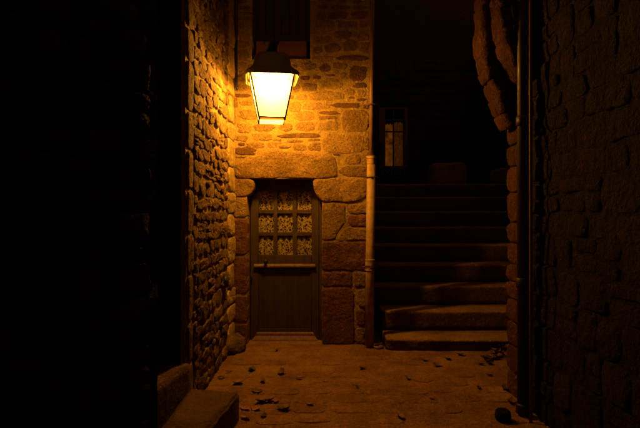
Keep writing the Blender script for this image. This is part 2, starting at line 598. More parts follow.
while y < 5.5:
    d = rng.uniform(0.15, 0.22)
    x = -1.0 - rng.uniform(0, 0.2)
    while x < 2.0:
        w = rng.uniform(0.19, 0.36)
        cx, cy = x + w / 2, y + d / 2
        on_step = cx < -0.5 and cy < 3.75
        if cx > -0.98 and not on_step and not (cx > 0.7 and cy > 5.33) and not (cx > 1.55 and cy < 4.15):
            link('paving_stone', rng.choice(PAVLIB), None, ground,
                 (cx, cy + rng.uniform(-0.025, 0.025), 0.0),
                 (R(-90) + rng.uniform(-0.012, 0.012), rng.uniform(-0.012, 0.012), rng.uniform(-0.06, 0.06)),
                 (w - 0.022, rng.uniform(0.003, 0.012), d - 0.022))
            npav += 1
        x += w
    y += d

# ------------------------------------------------------------------ house at the end, with the door
FD = 5.59
FX0, FX1 = -0.997, 0.58
def fx(px): return wx(px, FD)
def fz(py): return wz(py, FD)
house = empty('stone_house', 'stone house at the end with small glazed door under a granite lintel', 'house', (0, FD, 0))
LX = lambda px: fx(px)
door_hole = (fx(247), fx(322), -0.01, fz(178.5))
win_hole = (fx(252), fx(310), fz(59), 4.75)
wall = rough_sheet('wall', FX0 - 0.02, FX1, 0.0, 6.5, 0.035, 0.006, [door_hole, win_hole], M['mortar'], house, (0, 0, 0), 0, 11.0)
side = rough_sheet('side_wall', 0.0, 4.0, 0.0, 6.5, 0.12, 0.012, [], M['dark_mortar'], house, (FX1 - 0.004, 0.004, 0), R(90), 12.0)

# stones of the facade, read off the photograph as x0, y0, x1, y1, kind
FS = [
 (300,76,310,80,'s'),(313,76,321,79,'s'),(325.5,74.3,335.5,76.4,'s'),(341,72.5,346,77,'r'),(350,66,368,80.5,'s'),
 (320.5,78.5,343,89,'r'),(302,83.5,316.5,91,'r'),(353.5,83,366.5,88,'s'),(344.5,89,355,95,'r'),(357,90,365,97,'r'),
 (310,92,342,100.5,'r'),(348.5,96.5,354,98.7,'s'),(356.5,98.5,365.5,101,'s'),(304,103,329,109.5,'r'),(331.5,103,360.5,108,'s'),
 (363,104.5,369,109,'s'),(320,111.3,339,114.6,'s'),(343,110,368.5,132.5,'g'),(294,111.5,314.5,120.5,'r'),(318,116,337,119.5,'r'),
 (237.5,123.5,251.5,133,'r'),(254,124,273.5,131.5,'r'),(279,123.5,293,131,'r'),(297,121.8,315,131,'r'),(318.5,121.8,338,131,'r'),
 (237.5,135.5,248,141,'r'),(251.5,133.5,271.5,140.5,'r'),(279,133.5,321,137.4,'s'),(238.5,142.8,244.5,145.3,'s'),(247,142.5,265,148,'r'),
 (267.5,142.3,278.5,147.5,'r'),(273,138.8,281,141,'r'),(279.5,145.5,290,148,'r'),(288,139.8,303,142.8,'r'),(293,144,306,151,'r'),
 (309,142.5,320.5,150.5,'r'),(308,138.6,320,141,'r'),(323.5,134.5,363.5,152.5,'g'),(233.5,148,255,154.5,'s'),(235,155.5,246,157.6,'r'),
 (333,153.6,340,155.4,'s'),(345.5,154.5,360,164,'r'),(341,166,368.5,176,'r'),(365,138,369,150,'r'),(364,152,369,163.5,'r'),
 (235,93.8,250,97.6,'s'),(240,101,253,105.3,'r'),(234,98.5,238,108,'r'),(239,110,257,119.7,'r'),(288.5,95.3,293.7,99.2,'r'),
 (288.5,102.5,301,111.5,'r'),(297,94.5,307,99.5,'r'),(293,84,299.5,92,'r'),(234,76,244,81,'r'),(234,84.5,247,91,'r'),
 (255,98,275,106,'r'),(262,108,284,118,'r'),(252,82,270,92,'r'),(272,84,290,93,'r'),
 (234,62,246,72,'r'),(248,64,262,73,'r'),(266,63,284,71,'r'),(287,65,297,72,'r'),(300,63,317,70,'r'),(320,65,330,71.5,'s'),
 (333,63.5,347,69.5,'r'),(337,55.5,367,61,'s'),(312.5,56,334,61.5,'r'),(313,47,322,53.5,'r'),(325,44,341,53,'r'),(344,40,357,51,'r'),
 (359.5,43,368.5,53,'r'),(234,50,250,59.5,'r'),(235,40,249,48,'r'),(313,36,331,43,'r'),(334,31,352,38.5,'r'),(355,33,368,40.5,'r'),
]
rng = random.Random(21)
for i, (x0, y0, x1, y1, k) in enumerate(FS):
    w, h = (fx(x1) - fx(x0)), (fz(y0) - fz(y1))
    mat = {'s': 'slate', 'r': 'rubble', 'g': 'granite'}[k]
    p = 2.9 if min(w, h) / max(w, h) < 0.3 else (4.6 if k == 'g' else 3.0)
    me = stone_mesh('facade_stone', 500 + i, 26 if max(w, h) > 0.12 else 18, p, 0.30 if k != 'g' else 0.14, fine=True)
    dep = rng.uniform(0.006, 0.012) if k != 's' else rng.uniform(0.003, 0.006)
    link('stone', me, M[mat], wall, ((fx(x0) + fx(x1)) / 2, 0.002 if k != 's' else -0.004, (fz(y0) + fz(y1)) / 2),
         (0, rng.uniform(-0.02, 0.02), 0), (w * 1.02, dep, h * 1.04))
# upper courses, in the dark above the lantern
cells = list(courses(FX0 + 0.02, FX1 - 0.02, fz(29), 4.6, (0.07, 0.13), (0.12, 0.3), 0.03, rng, [win_hole]))
lay_stones(wall, 0, 'rubble', cells, rng, (0.006, 0.012), tilt=0.02)
rngq = random.Random(8)
cells = list(courses(0.02, 3.9, 0.0, 4.4, (0.14, 0.24), (0.2, 0.42), 0.025, rngq))
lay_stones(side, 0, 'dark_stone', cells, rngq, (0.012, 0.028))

def fpts(l): return [(fx(a), fz(b)) for a, b in l]
# dressed stones round the door
outline_stone('lintel', fpts([(234.5,177.8),(234.8,165),(242,162),(250.5,160),(258,156.5),(264,152.6),(273,150.3),(292,151.8),(309,154.5),(334.5,156.5),(337.5,166),(337.2,177.6),(322,178.4),(285,178.2),(254,178.4)]),
              0.0, 0.014, 0.30, M['granite'], house, 31)
outline_stone('door_corbel', fpts([(233.6,179),(251,179.2),(254.4,181.5),(254.2,187.5),(251.3,193.5),(246.5,196.6),(240,197.4),(233.6,197)]),
              0.0, 0.016, 0.30, M['granite'], house, 32)
outline_stone('door_corbel', fpts([(313.2,179.4),(322,178.9),(340,177.6),(368.6,177.4),(368.7,190),(367,197),(359,200.8),(346,202.6),(335,201.4),(323.4,202),(318.5,197.5),(314.4,191.5),(313,185.5)]),
              0.0, 0.020, 0.30, M['granite'], house, 33)
jl = [(198,217.5),(219.2,254.5),(256.2,294),(295.6,322),(323.5,344.6)]
for i, (a, b) in enumerate(jl):
    outline_stone('jamb_stone', fpts([(233.8,b),(233.8,a),(247,a),(247.1,b)]), 0.0, 0.012, 0.26,
                  M['granite' if i == 0 else 'red_granite'], house, 40 + i, smooth_it=1)
jr = [([(322,203.5),(334,203),(345,205),(346,222),(339,231),(334,240),(322,240.3)],'granite'),
      ([(347.5,204.5),(368.4,203.5),(368.4,213),(356,214.5),(348,213)],'granite'),
      ([(348,215.5),(368.4,215.5),(368.4,226),(353,227),(348.5,224)],'red_granite'),
      ([(345.5,227.5),(368.3,228),(368.2,240.5),(336.5,240.8),(341,232.5)],'granite'),
      ([(322,242),(345,241.6),(368.2,242),(368,264.5),(366,270.5),(322,270.5)],'red_granite'),
      ([(322,272.2),(352,272),(352.5,286),(322,286.5)],'red_granite'),
      ([(354,272.5),(367.6,272),(367.4,287),(355,287.5)],'rubble'),
      ([(322,288),(351,287.6),(354.5,296),(353.5,314),(354.5,330),(353.5,344.6),(322,344.6)],'red_granite'),
      ([(357,289.5),(366.6,289.5),(366.4,308),(360,307.5),(356.5,302)],'rubble'),
      ([(356,310),(365,309.5),(366,325.5),(357,326)],'red_granite'),
      ([(355.5,328),(365.5,328),(365.5,344.5),(355.5,344.5)],'rubble')]
for i, (pts, mk) in enumerate(jr):
    edge = min(p[0] for p in pts) < 323
    outline_stone('jamb_stone' if edge else 'stone', fpts(pts), 0.0, 0.012, 0.26 if edge else 0.08, M[mk], house, 60 + i, rough=0.010)

# ------------------------------------------------------------------ the door (part of the house)
DD = FD + 0.20
def dx(px): return wx(px, DD)
def dz(py): return wz(py, DD)
door = bpy.data.objects.new('door', None)
COL.objects.link(door)
door.parent = house
door['label'] = 'olive painted wooden door with nine panes'
def dbox(name, px0, px1, py0, py1, y0, y1, mat, bevel=0.004):
    return box_obj(name, dx(px0), dx(px1), (DD - FD) + y0, (DD - FD) + y1, dz(py1), dz(py0), mat, door, bevel)
FL = 246.0; FR = 323.5
dbox('door_frame', FL, 250.2, 172, 343.5, -0.012, 0.06, M['door'])
dbox('door_frame', 319.2, FR, 172, 343.5, -0.012, 0.06, M['door'])
dbox('stile', 250.6, 258.6, 176, 342, 0.0, 0.045, M['door'])
dbox('stile', 311.6, 318.8, 176, 342, 0.0, 0.045, M['door'])
dbox('rail', 258.8, 311.4, 176, 191.2, 0.002, 0.043, M['door'])
dbox('rail', 258.8, 311.4, 254.8, 272.5, 0.002, 0.043, M['door'])
dbox('rail', 258.8, 311.4, 329, 342, 0.002, 0.043, M['door'])
for a, b in ((273.4, 277.4), (292.6, 296.8)):
    dbox('muntin', a, b, 191.4, 254.6, 0.004, 0.036, M['door'], 0.003)
for a, b in ((209.8, 213.4), (232.2, 235.8)):
    dbox('muntin', 258.8, 311.4, a, b, 0.007, 0.034, M['door'], 0.003)
for c in ((258.8, 273.4), (277.4, 292.6), (296.8, 311.4)):
    for r in ((191.4, 209.8), (213.4, 232.2), (235.8, 254.6)):
        dbox('pane', c[0], c[1], r[0], r[1], 0.020, 0.023, M['glass'], 0.0)
dbox('panel', 258.8, 311.4, 272.3, 329.2, 0.018, 0.03, M['door_panel'], 0.0)
for a, b in ((258.8, 260.4), (309.8, 311.4)):
    dbox('panel_moulding', a, b, 272.7, 328.8, 0.006, 0.017, M['door'], 0.003)
# drip rail across the middle
bm = bmesh.new()
y0 = DD - FD
prof = [(0.004, dz(263.9)), (-0.034, dz(265.2)), (-0.037, dz(265.9)), (-0.033, dz(267.2)), (0.004, dz(267.5))]
for k, px in enumerate((254.2, 315.2)):
    pass
va = [bm.verts.new((dx(254.2), y0 + a, b)) for a, b in prof]
vb = [bm.verts.new((dx(315.2), y0 + a, b)) for a, b in prof]
for i in range(len(prof)):
    j = (i + 1) % len(prof)
    bm.faces.new((va[i], va[j], vb[j], vb[i]))
bm.faces.new(va); bm.faces.new(vb)
link('drip_rail', mesh_from(bm, 'drip_rail'), M['shelf'], door)
# weather board at the foot, flaring outwards with moulded ledges
bm = bmesh.new()
prof = [(-0.002, 332.0, 257.5), (-0.018, 333.2, 256.0), (-0.020, 335.6, 255.6), (-0.034, 336.6, 254.6), (-0.055, 338.6, 252.6), (-0.075, 342.6, 249.6), (-0.072, 343.6, 249.6), (-0.002, 343.8, 249.6)]
va = [bm.verts.new((dx(c), y0 + a, dz(b))) for a, b, c in prof]
vb = [bm.verts.new((dx(570.0 - c), y0 + a, dz(b))) for a, b, c in prof]
for i in range(len(prof)):
    j = (i + 1) % len(prof)
    bm.faces.new((va[i], va[j], vb[j], vb[i]))
bm.faces.new(va); bm.faces.new(vb)
link('weather_board', mesh_from(bm, 'weather_board'), M['door_low'], door)
# knob with plate, and key ring pull
bm = bmesh.new()
lathe(bm, [(0.026, 0.0), (0.026, -0.006), (0.011, -0.010), (0.010, -0.030), (0.024, -0.040), (0.027, -0.052), (0.020, -0.062), (0.008, -0.066)], 16, 'Y', (dx(266), y0, dz(261.2)))
link('knob', mesh_from(bm, 'knob', True), M['iron'], door)
bm = bmesh.new()
lathe(bm, [(0.018, 0.0), (0.018, -0.010), (0.012, -0.016)], 14, 'Y', (0, 0, 0))
bm.transform(Matrix.Translation((dx(251.6), y0 - 0.001, dz(278.5))) @ Matrix.Diagonal((0.7, 1, 2.4, 1)))
link('lock_plate', mesh_from(bm, 'lock_plate', True), M['iron'], door)
# threshold slab
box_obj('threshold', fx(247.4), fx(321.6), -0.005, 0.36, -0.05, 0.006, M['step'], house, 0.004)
# dark room behind the door
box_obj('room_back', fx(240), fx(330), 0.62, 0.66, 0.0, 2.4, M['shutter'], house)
# lace curtain behind the panes
bm = bmesh.new()
nx = 60
rows = []
for zz in (dz(190.0), dz(222), dz(256.0)):
    rows.append([bm.verts.new((dx(257.5) + (dx(312.5) - dx(257.5)) * k / nx, DD + 0.040 + 0.010 * math.sin(k * 0.95), zz)) for k in range(nx + 1)])
for a, b in zip(rows, rows[1:]):
    for k in range(nx):
        bm.faces.new((a[k], a[k + 1], b[k + 1], b[k]))
cu = link('lace_curtain', mesh_from(bm, 'lace_curtain', True), M['lace'])
tag(cu, 'white patterned lace curtain behind the nine door panes', 'curtain')

# window over the lantern
wn_ = bpy.data.objects.new('window', None)
COL.objects.link(wn_)
wn_.parent = house
wn_['label'] = 'dark shuttered window above the lantern'
def wbox(name, px0, px1, py0, py1, ya, yb, mat, bevel=0.003):
    return box_obj(name, fx(px0), fx(px1), ya, yb, fz(py1), fz(py0), mat, wn_, bevel)
wbox('sill_board', 255.5, 306.5, 39.5, 58.6, 0.045, 0.12, M['redboard'], 0.006)
wbox('frame', 252.2, 256, -60, 38.8, 0.10, 0.16, M['shutter'])
wbox('frame', 306, 309.8, -60, 38.8, 0.10, 0.16, M['shutter'])
wbox('frame', 256.2, 305.8, 34, 38.8, 0.10, 0.16, M['shutter'])
for k in range(6):
    a = 256.4 + k * 8.25
    wbox('shutter_plank', a, a + 8.0, -60, 33.8, 0.115, 0.145, M['shutter'])
wbox('backing', 250, 312, -62, 60, 0.17, 0.2, M['iron'], 0)

# ------------------------------------------------------------------ left house
lhouse = empty('stone_house', 'rough rubble house along the left with a raised black doorway', 'house', (FX0, 0, 0))
NEAR = R(90) - math.atan(0.46)      # the nearer stretch of this wall swings away from the lane
lwall = rough_sheet('wall', 3.62, FD + 0.01, 0.0, 9.0, 0.04, 0.008, [], M['left_mortar'], lhouse, (0, 0, 0), R(90), 21.0)
nwall = rough_sheet('wall', -10.5, 0.0, 0.0, 11.0, 0.09, 0.014, [], M['dark_mortar'], lhouse, (0, 3.0, 0), NEAR, 22.0)  # unseen height and rear stretch added to cut sky light
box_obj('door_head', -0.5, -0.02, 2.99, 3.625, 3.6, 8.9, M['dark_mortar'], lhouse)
rng = random.Random(77)
CR = []
for k in range(22):
    m = stone_mesh('craggy_stone_%d' % k, 2100 + k, 13, [2.8, 4.2, 3.4][k % 3], 0.22, fine=True)
    rg = random.Random(k)
    for v in m.vertices:
        if v.co.y < 0.5:
            v.co.y *= 1 + 0.45 * noise.noise((v.co.x * 3.4 + k, v.co.z * 3.4, k * 1.9)) + rg.uniform(-0.12, 0.12)
    m.materials.append(M['left_stone'])
    CR.append(m)
nl = 0
for u, v, w, h in courses(3.79, FD - 0.38, 0.0, 4.0, (0.085, 0.165), (0.11, 0.29), 0.010, rng):
    link('stone', rng.choice(CR), None, lwall, (u, -0.006, v + rng.uniform(-0.02, 0.02)),
         (rng.uniform(-0.07, 0.07), rng.uniform(-0.10, 0.10), rng.uniform(-0.08, 0.08)),
         (w * rng.uniform(0.85, 1.1), rng.uniform(0.009, 0.025), h * rng.uniform(0.75, 1.05)))
    nl += 1
# squared stones: door jamb on one side, corner strip towards the end house
z = 0.0
k = 0
while z < 3.6:
    h = rng.uniform(0.24, 0.40)
    link('jamb_stone', stone_mesh('jamb_stone', 900 + k, 20, 6.0, 0.05, True), M['left_stone'], lwall, (3.712, 0.0, z + h / 2), (0, 0, 0), (0.150, 0.020, h - 0.016))
    z += h
    k += 1
z = 0.0
while z < 4.2:
    h = rng.uniform(0.16, 0.34)
    w = rng.uniform(0.33, 0.40)
    link('stone', stone_mesh('strip_stone', 950 + k, 22, 5.0, 0.10, True), M['limewash'], lwall, (FD - 0.01 - w / 2, 0.0, z + h / 2), (0, rng.uniform(-0.03, 0.03), rng.uniform(-0.04, 0.04)), (w, 0.034, h - 0.006))
    z += h
    k += 1
cells = list(courses(-1.9, -0.07, 0.0, 3.7, (0.11, 0.2), (0.18, 0.36), 0.022, rng))
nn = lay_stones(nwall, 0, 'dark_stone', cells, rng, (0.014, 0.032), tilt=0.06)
# doorway recess: jambs and a plank door in the dark
for ya, yb in ((3.604, 3.82),):
    box_obj('door_reveal', -0.55, -0.035, ya, yb, 0.0, 3.6, M['reveal_shade'], lhouse)
for j in range(5):
    a = 2.90 + j * 0.144
    box_obj('door_plank', -0.42, -0.38, a, a + 0.140, 0.40, 3.55, M['shutter'], lhouse, 0.004)
# threshold and step in front of the doorway
def slab(name, pts, z0, z1, mat, parent, seed, bev=0.02):
    bm = bmesh.new()
    top = [bm.verts.new((p[0], p[1], z1)) for p in pts]
    bot = [bm.verts.new((p[0], p[1], z0)) for p in pts]
    n = len(pts)
    bm.faces.new(top); bm.faces.new(bot[::-1])
    for i in range(n):
        bm.faces.new((top[i], bot[i], bot[(i + 1) % n], top[(i + 1) % n]))
    bmesh.ops.recalc_face_normals(bm, faces=bm.faces)
    bmesh.ops.subdivide_edges(bm, edges=list(bm.edges), cuts=7, use_grid_fill=True)
    bmesh.ops.bevel(bm, geom=[e for e in bm.edges if e.calc_face_angle(0) > 0.6], offset=bev, segments=2, affect='EDGES')
    for v in bm.verts:
        q = v.co
        v.co = q + Vector((noise.noise(q * 7 + Vector((seed, 0, 0))), noise.noise(q * 7 + Vector((0, seed, 0))), noise.noise(q * 7 + Vector((0, 0, seed))))) * 0.010
    return link(name, mesh_from(bm, name, True), mat, parent)
ox = -FX0
slab('threshold', [(-0.945 + ox, 3.60), (-1.055 + ox, 3.02), (-1.36 + ox, 3.02), (-1.36 + ox, 3.60)], -0.02, 0.40, M['door_step'], lhouse, 3.0, 0.012)
stp = slab('door_step', [(-0.588, 3.56), (-0.735, 2.55), (-0.975, 2.55), (-0.975, 3.62), (-0.80, 3.60)], -0.03, 0.20, M['door_step'], None, 5.0, 0.016)
tag(stp, 'granite block step below the black doorway at lower left', 'step')
# small iron boss on the rubble wall
bm = bmesh.new()
lathe(bm, [(0.045, 0.02), (0.045, -0.02), (0.030, -0.034), (0.0, -0.036)][:3], 14, 'Y')
bm.transform(Matrix.Translation((wx(222, 1) * 0 + 4.96, -0.03, wz(282, 4.96))) @ Matrix.Diagonal((1.0, 1, 1.35, 1)))
bo = link('wall_anchor', mesh_from(bm, 'wall_anchor', True), M['iron'], lhouse, (0, 0, 0), (0, 0, R(90)))
# guard stone in the inner corner
bm = bmesh.new()
bmesh.ops.create_icosphere(bm, subdivisions=3, radius=1.0)
for v in bm.verts:
    q = v.co.copy()
    v.co = Vector((q.x * 0.13, q.y * 0.20, q.z * 0.13)) * (1 + 0.28 * noise.noise(q * 1.9 + Vector((3, 1, 2))) + 0.10 * noise.noise(q * 5))
gs = link('corner_boulder', mesh_from(bm, 'corner_boulder', True), M['left_stone'], None, (-0.945, 5.36, 0.05))
tag(gs, 'rough boulder in the corner left of the door sill', 'boulder')
# conduit in the inner corner
bm = bmesh.new()
tube(bm, [(-0.945, 5.50, 6.0), (-0.945, 5.50, 3.05), (-0.945, 5.49, 2.95), (-0.925, 5.47, 2.90)], 0.017, 10)
cd = link('conduit', mesh_from(bm, 'conduit', True), M['iron'])
tag(cd, 'thin dark cable conduit in the corner left of the lantern', 'conduit')

# ------------------------------------------------------------------ right house
RX = 1.615
RE = 4.15
rhouse = empty('stone_house', 'dark coursed stone house on the right with corbelled corner', 'house', (RX, 0, 0))
# local x of the wall runs towards the camera here (rotated -90 degrees)
rwall = rough_sheet('wall', -RE, 7.0, 0.0, 11.0, 0.09, 0.012, [], M['dark_mortar'], rhouse, (0, 0, 0), R(-90), 31.0)  # extended upwards and backwards out of view to keep sky light out
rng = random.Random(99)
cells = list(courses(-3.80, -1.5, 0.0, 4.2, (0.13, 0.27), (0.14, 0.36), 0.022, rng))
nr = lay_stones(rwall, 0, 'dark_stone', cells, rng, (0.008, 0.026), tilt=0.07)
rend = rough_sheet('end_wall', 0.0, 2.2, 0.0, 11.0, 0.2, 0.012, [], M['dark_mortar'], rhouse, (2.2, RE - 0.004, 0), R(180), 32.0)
# corner stones
z = 0.0
k = 0
while z < 2.42:
    h = rng.uniform(0.13, 0.26)
    w = rng.choice((0.30, 0.38, 0.34))
    link('corner_stone', stone_mesh('corner_stone', 1200 + k, 20, 4.2, 0.10, True), M['corbel'], rwall, (-RE + w / 2 - 0.02, 0.0, z + h / 2), (0, 0, 0), (w, rng.uniform(0.018, 0.036), h - 0.010))
    z += h
    k += 1
# corbel: two curved brackets of stacked stones leaning out over the foot of the stairs
def bracket(path, wr, yb, seed):
    """path: (x, z) line; each stone is a rounded block along it."""
    rg = random.Random(seed)
    P = [Vector((a, b)) for a, b in path]
    L = [0.0]
    for a, b in zip(P, P[1:]):
        L.append(L[-1] + (b - a).length)
    def at(s):
        for i in range(len(P) - 1):
            if s <= L[i + 1]:
                t = (s - L[i]) / (L[i + 1] - L[i])
                return P[i].lerp(P[i + 1], t), (P[i + 1] - P[i]).normalized()
        return P[-1], (P[-1] - P[-2]).normalized()
    s = 0.0
    k = 0
    while s < L[-1] - 0.05:
        ln = rg.uniform(0.09, 0.20)
        c, d = at(min(s + ln / 2, L[-1]))
        bm = bmesh.new()
        bmesh.ops.create_cube(bm, size=1.0)
        bmesh.ops.subdivide_edges(bm, edges=list(bm.edges), cuts=3, use_grid_fill=True)
        w = wr * rg.uniform(0.92, 1.1)
        for v in bm.verts:
            q = v.co.copy()
            r = (abs(q.x * 2) ** 7 + abs(q.y * 2) ** 7 + abs(q.z * 2) ** 7) ** (1 / 7)
            q = q / max(r, 1e-3) * (max(abs(q.x), abs(q.y), abs(q.z)) * 2)
            q = Vector((q.x * w, q.y * 0.26, q.z * ln * 1.2))
            q += Vector((noise.noise(q * 9 + Vector((k, seed, 0))), noise.noise(q * 9 + Vector((seed, k, 4))), noise.noise(q * 9 + Vector((2, k, seed))))) * 0.024
            v.co = q
        ang = math.atan2(d.x, d.y)
        link('corbel_stone', mesh_from(bm, 'corbel_stone', True), M['corbel'], rhouse, (c.x - RX, yb, c.y), (0, ang, 0))
        s += ln
        k += 1
bd = 4.02
bracket([(wx(x, bd), wz(yy, bd)) for x, yy in ((512.5, 126), (505, 110), (500, 92), (493, 78), (488.5, 60), (487, 40), (487, 20), (487, 0), (487, -25))], 0.155, bd, 3)
bracket([(wx(x, 3.9), wz(yy, 3.9)) for x, yy in ((517, 84), (508, 72), (501, 56), (497, 38), (495, 18), (494, -5), (494, -25))], 0.085, 3.78, 6)

back = empty('stone_house', 'added unseen house behind the viewpoint, blocking low sky light', 'house', (0, -7.0, 0))  # added out of view to block sky light from behind the camera
rough_sheet('wall', -1.9, 5.5, 0.0, 11.0, 0.15, 0.012, [], M['dark_mortar'], back, (0, 0, 0), R(180), 61.0)  # unseen wall of the added house, blocks sky light

# ------------------------------------------------------------------ staircase
stair = empty('stone_staircase', 'flight of worn granite steps with trodden edges rising into the dark on the right', 'staircase', (0.73, 5.34, 0))
T, H1, HR = 0.366, 0.135, 0.235
XR = 3.5
def make_step(k):
    zt = H1 + k * HR
    zb = zt - (H1 + 0.02 if k == 0 else HR + 0.03)
    x0 = 0.0 if k < 2 else -0.13
    x1 = XR - 0.73
    yf = k * T
    nx = 60
    prof = [(0.02, zb), (0.012, zb + (zt - zb) * 0.4), (0.004, zb + (zt - zb) * 0.75), (0.0, zt - 0.035), (0.006, zt - 0.014), (0.022, zt - 0.003), (0.06, zt), (0.2, zt), (T + 0.06, zt), (T + 0.06, zb)]
    bm = bmesh.new()
    cols = []
    for i in range(nx + 1):
        u = i / nx
        x = x0 + (x1 - x0) * (u ** 1.6)
        wear = -0.006 * math.exp(-((x - 0.75) / 0.45) ** 2)
        round_in = 0.05 * max(0.0, 1 - (x - x0) / 0.07) ** 2 if k < 2 else 0.0
        skew = -0.035 * (x / 1.4) if k == 0 else 0.0
        col = []
        for j, (a, b) in enumerate(prof):
            n1 = noise.noise((x * 4.5, j * 0.7, k * 5.1))
            n2 = noise.noise((x * 15, j * 1.3, k * 3.3 + 7))
            fr = 1.0 if j < 7 else 0.3
            yy = yf + a + skew * (1 if j < 8 else 0) + fr * (0.006 * n1 + 0.005 * n2) + (round_in if j < 8 else 0)
            zz = b + (wear + 0.003 * n1 + 0.003 * n2) * (1 if 3 <= j <= 8 else 0)
            col.append(bm.verts.new((x, yy, zz)))
        cols.append(col)
    m = len(prof)
    for a, b in zip(cols, cols[1:]):
        for j in range(m):
            bm.faces.new((a[j], a[(j + 1) % m], b[(j + 1) % m], b[j]))
    bm.faces.new(cols[0]); bm.faces.new(cols[-1])
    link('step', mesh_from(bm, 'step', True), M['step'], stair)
for k in range(9):
    make_step(k)

TOPZ = H1 + 8 * HR
lo = box_obj('upper_lane', -0.5, 6.0, 8.66, 14.0, -0.2, TOPZ - 0.008, M['dirt'])
lo['kind'] = 'structure'

# house behind the head of the stairs
UD = 9.6
uhouse = empty('stone_house', 'dark house beyond the head of the stairs with one lamplit window', 'house', (0, UD, 0))
def ux(px): return wx(px, UD)
def uz(py): return wz(py, UD)
uh = (ux(379), ux(408.5), uz(168.5), uz(106.5))
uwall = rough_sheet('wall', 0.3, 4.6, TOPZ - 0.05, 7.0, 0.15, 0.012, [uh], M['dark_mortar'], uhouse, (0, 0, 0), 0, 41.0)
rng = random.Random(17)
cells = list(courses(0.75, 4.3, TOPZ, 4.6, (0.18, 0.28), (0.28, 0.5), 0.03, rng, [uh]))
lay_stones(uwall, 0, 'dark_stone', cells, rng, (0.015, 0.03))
uw = bpy.data.objects.new('window', None)
COL.objects.link(uw)
uw.parent = uhouse
uw['label'] = 'narrow lamplit window with small panes'
def ubox(name, a, b, c, d, ya, yb, mat, bev=0.004):
    return box_obj(name, ux(a), ux(b), ya, yb, uz(d), uz(c), mat, uw, bev)
ubox('frame', 379.2, 385.4, 106.8, 168.2, 0.02, 0.10, M['sash'])
ubox('frame', 404.6, 408.3, 106.8, 168.2, 0.02, 0.10, M['sash'])
ubox('frame', 385.6, 404.4, 106.8, 108.8, 0.02, 0.10, M['sash'])
ubox('frame', 385.6, 404.4, 165.8, 168.2, 0.02, 0.10, M['sash'])
ubox('muntin', 393.2, 394.5, 109, 165.6, 0.045, 0.085, M['iron'], 0.002)
for yy in (119.5, 131.2):
    ubox('muntin', 385.6, 404.4, yy - 0.6, yy + 0.6, 0.05, 0.08, M['iron'], 0.002)
yr = [109, 118.9, 130.6, 165.6]
yq = [109, 120.1, 131.8, 165.6]
for i in range(3):
    for a, b in ((385.6, 393.2), (394.5, 404.4)):
        ubox('pane', a, b, yq[i], yr[i + 1], 0.062, 0.066, M['glass'], 0)
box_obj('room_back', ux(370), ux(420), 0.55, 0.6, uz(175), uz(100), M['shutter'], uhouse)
def ucurtain(name, a, b, c, d, y, mat, label):
    bm = bmesh.new()
    n = 24
    rows = []
    for j in range(9):
        t = j / 8
        zz = uz(d) + (uz(c) - uz(d)) * t
        row = []
        for k in range(n + 1):
            s = k / n
            zt = zz
            if j == 8:
                zt = zz - 0.03 * abs(math.sin(s * 9))
            row.append(bm.verts.new((ux(a) + (ux(b) - ux(a)) * s, y + UD + 0.012 * math.sin(k * 1.3 + t), zt)))
        rows.append(row)
    for p, q in zip(rows, rows[1:]):
        for k in range(n):
            bm.faces.new((p[k], p[k + 1], q[k + 1], q[k]))
    o = link(name, mesh_from(bm, name, True), mat)
    tag(o, label, 'curtain')
ucurtain('curtain', 385.7, 393.6, 122, 167, 0.13, M['glow'], 'glowing plain curtain in left half of the upper window')
ucurtain('curtain', 394.0, 404.2, 120, 167, 0.14, M['glow_dim'], 'dim patterned curtain in right half of the upper window')

# iron guard with crossed bars below that window
bm = bmesh.new()
gy = UD - 0.10
tube(bm, [(ux(381), gy, uz(168.6)), (ux(410), gy, uz(168.6))], 0.012, 8)
tube(bm, [(ux(381), gy, uz(178.2)), (ux(410), gy, uz(178.2))], 0.010, 8)
for k in range(3):
    a, b = 382 + k * 9, 391 + k * 9
    tube(bm, [(ux(a), gy, uz(168.6)), (ux(b), gy, uz(178.2))], 0.010, 8)
    tube(bm, [(ux(b), gy, uz(168.6)), (ux(a), gy, uz(178.2))], 0.010, 8)
    tube(bm, [(ux(a), gy, uz(168.6)), (ux(a), gy, TOPZ - 0.01)], 0.010, 8)
gd = link('iron_guard', mesh_from(bm, 'iron_guard', True), M['iron'])
tag(gd, 'low iron guard rail with crossed bars under the lamplit window', 'railing')

def rock(name, loc, size, seed, mat, label, cat, ex=6):
    bm = bmesh.new()
    bmesh.ops.create_cube(bm, size=1.0)
    bmesh.ops.subdivide_edges(bm, edges=list(bm.edges), cuts=7, use_grid_fill=True)
    for v in bm.verts:
        q = v.co.copy()
        r = (abs(q.x * 2) ** ex + abs(q.y * 2) ** ex + abs(q.z * 2) ** ex) ** (1 / ex)
        q = q / max(r, 1e-3) * (max(abs(q.x), abs(q.y), abs(q.z)) * 2)
        q *= 1 + 0.10 * noise.noise(q * 2.3 + Vector((seed, 0, 0))) + 0.05 * noise.noise(q * 7 + Vector((0, seed, 0)))
        v.co = Vector((q.x * size[0], q.y * size[1], q.z * size[2]))
    o = link(name, mesh_from(bm, name, True), mat, None, loc)
    return tag(o, label, cat)
rock('stone_block', (wx(447, 9.1), 9.1, TOPZ + 0.2), (0.66, 0.5, 0.46), 2.0, M['granite'], 'big rough stone block standing at the head of the stairs', 'stone block')
rock('coping_stone', (3.25, 8.5, TOPZ + 0.14), (0.5, 0.34, 0.26), 7.0, M['granite'], 'pale coping stone at the right end of the top step', 'stone block')
# wall closing the stairs on the far right (behind the right house)
rt = rough_sheet('retaining_wall', -9.6, -RE, 0.0, 5.5, 0.25, 0.02, [], M['dark_mortar'], None, (XR + 0.02, 0, 0), R(-90), 51.0)
tag(rt, 'dark retaining wall beside the stairs behind the right house', 'wall')

